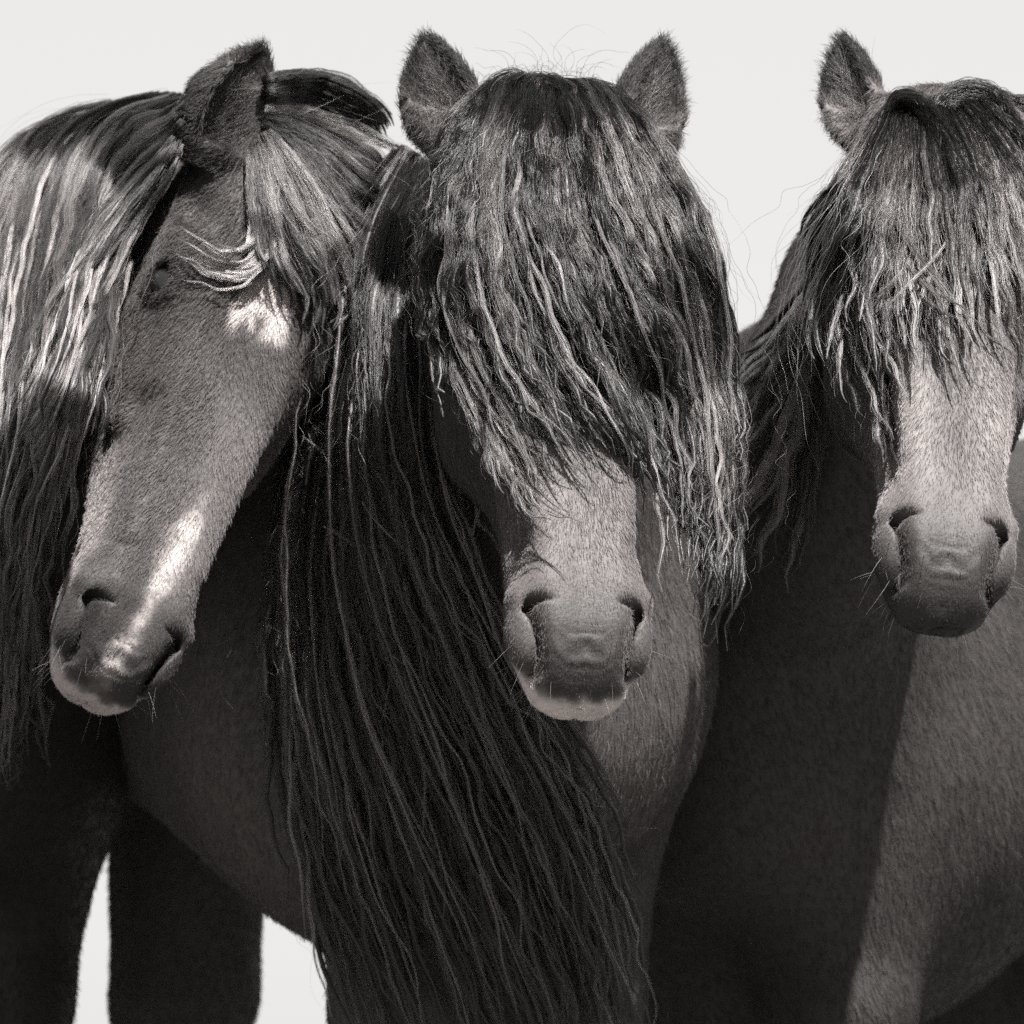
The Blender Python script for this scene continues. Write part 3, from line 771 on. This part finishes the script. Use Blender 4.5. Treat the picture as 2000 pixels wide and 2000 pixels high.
        v_ = locks(hh_, G, 16, layer=(.0, .008), wave=(.0005, .002), seed=17, jit=.007, short=(.7, 1))
        def ft(c, r):
            n = len(c); tl = tone_lock(.013, .085, .28, 1.4, .6)(c, r); tl[:26] = .006; tl[-16:] = .14
            return tl
        hp = hair_part('forelock', root, np.concatenate([t_, u_, v_]), 48, np.r_[np.full(176, .0058), np.full(16, .0022)], ft, seed=18, frizz=.0009, fly=.04, mat=M_PALE)
        strays(hp, hh_, GU, 260, .07, 45, layer=(.005, .04), wave=(.001, .004), wl=(.06, .2))
    else:
        H = posed(at(1858, 252, .22), 36, -4.0, 4, .955,
                 {-1: dict(dir=(-.95, -.34, .0), open=(0, -.9, 1), L=.143, r=.032), 1: dict(dir=(-.9, .3, -.2))})
        F = Horse(H, (.29, .85), (-.42, -.91), 1.36, belly=-.12, lw=.085, ldy=.0)
        root = thing('horse', F.w, 'dark horse with no white marks and a short straight forelock, cut by the frame', 'horse', GRP)
        def tone(P):
            q = H.loc(P); s, u, w_ = q.T; t = np.full(len(P), .034) * (1 + .3 * vnoise(P, 12, 4))
            onh = (s > -.2) & (s < .64) & (np.abs(u) < .13) & (w_ > -.2) & (w_ < .13)
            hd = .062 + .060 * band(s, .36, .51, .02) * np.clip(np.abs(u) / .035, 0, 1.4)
            hd = hd * (1 - .60 * band(s, .545, .65, .008))
            hd = np.where(s < -.03, .012, hd)
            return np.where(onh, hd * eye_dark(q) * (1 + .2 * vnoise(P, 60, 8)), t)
        build_body('body', F, tone, root, 150000, 240000, (-.1, -.1, 0), (.95, 2.2, 1.62))
        hd = lambda p: H(p)
        RL = [[(1735,215),(1690,295),(1640,375),(1600,455),(1575,545),(1570,620),(1592,700)],
              [(1750,200),(1720,300),(1680,420),(1640,540),(1628,650),(1660,740),(1712,810)],
              [(1770,195),(1750,320),(1730,450),(1715,560),(1720,650),(1745,760)],
              [(1795,195),(1800,320),(1810,450),(1818,560),(1832,660),(1855,735)],
              [(1820,190),(1860,300),(1890,420),(1900,540),(1925,640),(1965,680)],
              [(1850,190),(1920,290),(1970,420),(2010,560),(2040,680)],
              [(1880,190),(1980,280),(2060,420),(2100,600)]]
        G = [guide(hd, g, y0=-.3, y1=.5, off=.008) for g in RL]; GR = G
        a = locks(hd, G, 120, layer=(.0, .014), wave=(.001, .003), wl=(.08, .2), seed=21, short=(.45, 1))
        b = locks(hd, G, 105, layer=(.012, .034), wave=(.001, .004), wl=(.08, .2), seed=22, short=(.35, 1.08))
        XG = [[(1660,560),(1680,650),(1700,740),(1715,830),(1728,930)],[(1690,620),(1712,720),(1730,820),(1742,930)]]
        G = [guide(hd, g, y0=-.3, y1=.5, off=.008) for g in XG]
        c = locks(hd, G, 7, layer=(0, .006), wave=(.001, .002), seed=23, jit=.004)
        XG = [[(1738,212),(1748,188),(1775,188),(1815,225),(1850,290),(1885,370),(1915,460)],[(1742,225),(1760,198),(1790,205),(1830,250),(1865,320),(1895,400),(1930,490)]]
        G = [guide(hd, g, y0=-.3, y1=.5, off=.012) for g in XG]
        c = np.concatenate([c, locks(hd, G, 14, layer=(.012, .026), wave=(.001, .002), seed=28, jit=.003, start=(0, .02))])
        XG = [[(1830,215),(1850,190),(1885,175),(1920,178),(1960,230),(2010,320)],[(1840,225),(1865,200),(1900,190),(1930,200),(1975,260),(2020,350)]]
        G = [guide(hd, g, y0=-.3, y1=.5, off=.012) for g in XG]
        c = np.concatenate([c, locks(hd, G, 20, layer=(.0, .02), wave=(.001, .002), seed=29, jit=.005, start=(0, .05))])
        def rt(c_, r):
            t = tone_lock(.0045, .040, .16, 2.6, .6)(c_, r); t[-34:] = .004
            return t
        hp = hair_part('forelock', root, np.concatenate([a, b, c]), 50, .0064, rt, seed=24, frizz=.0011)
        XG = [guide(hd, g, y0=-.3, y1=.5, off=.01) for g in [[(1930,240),(1880,340),(1800,450),(1710,550),(1640,630)],[(1960,280),(1920,400),(1850,510),(1770,600),(1700,690)]]]
        YG = [guide(hd, g, y0=-.3, y1=.5, off=.01) for g in [[(1720,250),(1750,360),(1820,480),(1900,580),(1980,640)],[(1690,300),(1700,420),(1750,540),(1830,640),(1900,700)]]]
        XL = np.concatenate([locks(hd, XG, 5, layer=(.034, .046), wave=(.001, .003), wl=(.08, .2), seed=60, start=(.2, .6), jit=.014), locks(hd, YG, 5, layer=(.034, .046), wave=(.001, .003), wl=(.08, .2), seed=61, start=(.1, .5), jit=.014)])
        hair_part('crossing_locks', hp, XL, 22, .0024, tone_lock(.03, .07, .5, 1.6, .4), seed=62, frizz=.0008, fly=.1, mat=M_PALE)
        RB = locks(hd, GR, 30, layer=(.03, .042), wave=(.001, .003), wl=(.08, .2), seed=56, short=(.7, 1.12), start=(.25, .6), jit=.010)
        hair_part('pale_highlight_locks', hp, RB, 22, .0034, tone_lock(.07, .12, .4, 1.5, .5), seed=57, frizz=.0008, fly=.08, mat=M_PALE)
        strays(hp, hd, GR, 500, .07, 46, layer=(.005, .045), wave=(.001, .006), wl=(.05, .2), short=(.4, 1.1))
        nh = F.nohead
        RM = [[(1600,540),(1545,620),(1490,690),(1430,755)],
              [(1598,560),(1540,680),(1480,770),(1435,850)],
              [(1605,590),(1560,730),(1500,850),(1440,960)],
              [(1612,620),(1575,790),(1525,940),(1450,1080)],
              [(1620,650),(1590,850),(1545,1050),(1470,1250)]]
        G = [guide(nh, g, y0=-.1, y1=1.0, off=.02) for g in RM]
        am = locks(F, G, 120, layer=(.0, .03), wave=(.001, .003), wl=(.08, .16), seed=25, jit=.010, short=(.5, 1))
        G = [guide(nh, g, y0=-.1, y1=1.0, off=.01) for g in [[(1905,185),(1990,225),(2080,330),(2130,500)],[(1880,180),(1960,215),(2050,300),(2110,420)]]]
        b = locks(F, G, 40, layer=(.0, .02), wave=(.001, .003), seed=26, jit=.008)
        hair_part('top_mane', hp, b, 50, .0085, tone_lock(.005, .03, .1, 1.4), seed=52)
        hair_part('mane', root, am, 50, .0075, tone_lock(.010, .10, .45, 1.6), seed=27, frizz=.0012, fly=.04)  # large share of light locks: painted sunlit streaks on shaded hair
    # whiskers on lips and chin
    nW = 46; ww = []
    while len(ww) < nW:
        sd = rng.choice([-1, 1]); q0 = np.array([rng.uniform(.55, .60), sd * rng.uniform(.015, .07), rng.uniform(-.05, .03)])
        p0 = project(H, H.wor(q0)[None], 8)[0]
        if abs(float(H(p0[None])[0])) > .002: continue
        g0 = grad(H, p0[None])[0]; g0 /= np.linalg.norm(g0)
        d0 = g0 + rng.normal(size=3) * .25 + np.array([0, 0, -.35]); d0 /= np.linalg.norm(d0); L0 = rng.uniform(.010, .034)
        x_ = np.linspace(0, 1, 8)[:, None]
        ww.append(p0 + d0 * L0 * x_ + np.array([rng.normal() * .3, 0, -.5]) * L0 * .5 * x_ ** 2)
    ww = np.array(ww)
    curves_obj('whiskers', ww, np.tile(np.linspace(.00022, .00005, 8), (nW, 1)), np.full((nW, 8), .05), M_HAIR, root)
    # tail
    T0 = [F.hw(-1.10, 0, 1.20), F.hw(-1.18, 0, 1.10), F.hw(-1.19, 0, .85), F.hw(-1.17, 0, .55), F.hw(-1.16, 0, .28)]
    g0 = resample(np.array(T0) - F.l * .04, 24); g1 = resample(np.array(T0) + F.l * .04, 24)
    tl = locks(F, [g0, g1], 40, k=24, layer=(-.02, .02), wave=(.003, .006), seed=31)
    hair_part('tail', root, tl, 14, .014, tone_lock(.014, .05, .1), seed=32, strand_r=.0005)
    return root

# ------------------------------------------------------------------ ground: a low grassy rise reaching the horizon
def ground():
    r = np.concatenate([np.linspace(0, 8, 33), np.geomspace(9, 2500, 28)]); n = 64
    V = []; 
    for ri in r:
        for j in range(n):
            a = 2*math.pi*j/n; x, y = ri*math.cos(a), ri*math.sin(a)
            z = -.0 - .35 * (1 - math.exp(-max(0, ri - 3.5) / 12)) + .02 * math.sin(x*1.3+.4) * math.sin(y*1.1) * min(1, max(0, ri-2.5))
            V.append((x, y + .8, z))
    Q = [(i*n+j, (i+1)*n+j, (i+1)*n+(j+1) % n, i*n+(j+1) % n) for i in range(len(r)-1) for j in range(n)]
    m = bpy.data.materials.new('pasture'); m.use_nodes = True; nt = m.node_tree; b = nt.nodes['Principled BSDF']
    tc = nt.nodes.new('ShaderNodeTexCoord'); nz = nt.nodes.new('ShaderNodeTexNoise'); nz.inputs['Scale'].default_value = 6; nz.inputs['Detail'].default_value = 8
    cr = nt.nodes.new('ShaderNodeValToRGB'); cr.color_ramp.elements[0].color = (.035, .033, .031, 1); cr.color_ramp.elements[1].color = (.10, .095, .09, 1)
    nt.links.new(tc.outputs['Object'], nz.inputs['Vector']); nt.links.new(nz.outputs[0], cr.inputs[0]); nt.links.new(cr.outputs[0], b.inputs['Base Color'])
    b.inputs['Roughness'].default_value = .9
    bp = nt.nodes.new('ShaderNodeBump'); bp.inputs['Strength'].default_value = .6; nt.links.new(nz.outputs[0], bp.inputs['Height']); nt.links.new(bp.outputs[0], b.inputs['Normal'])
    o = mesh_obj('ground', V, Q, m); o['kind'] = 'structure'
ground()
for which in 'MLR':
    do_horse(which)
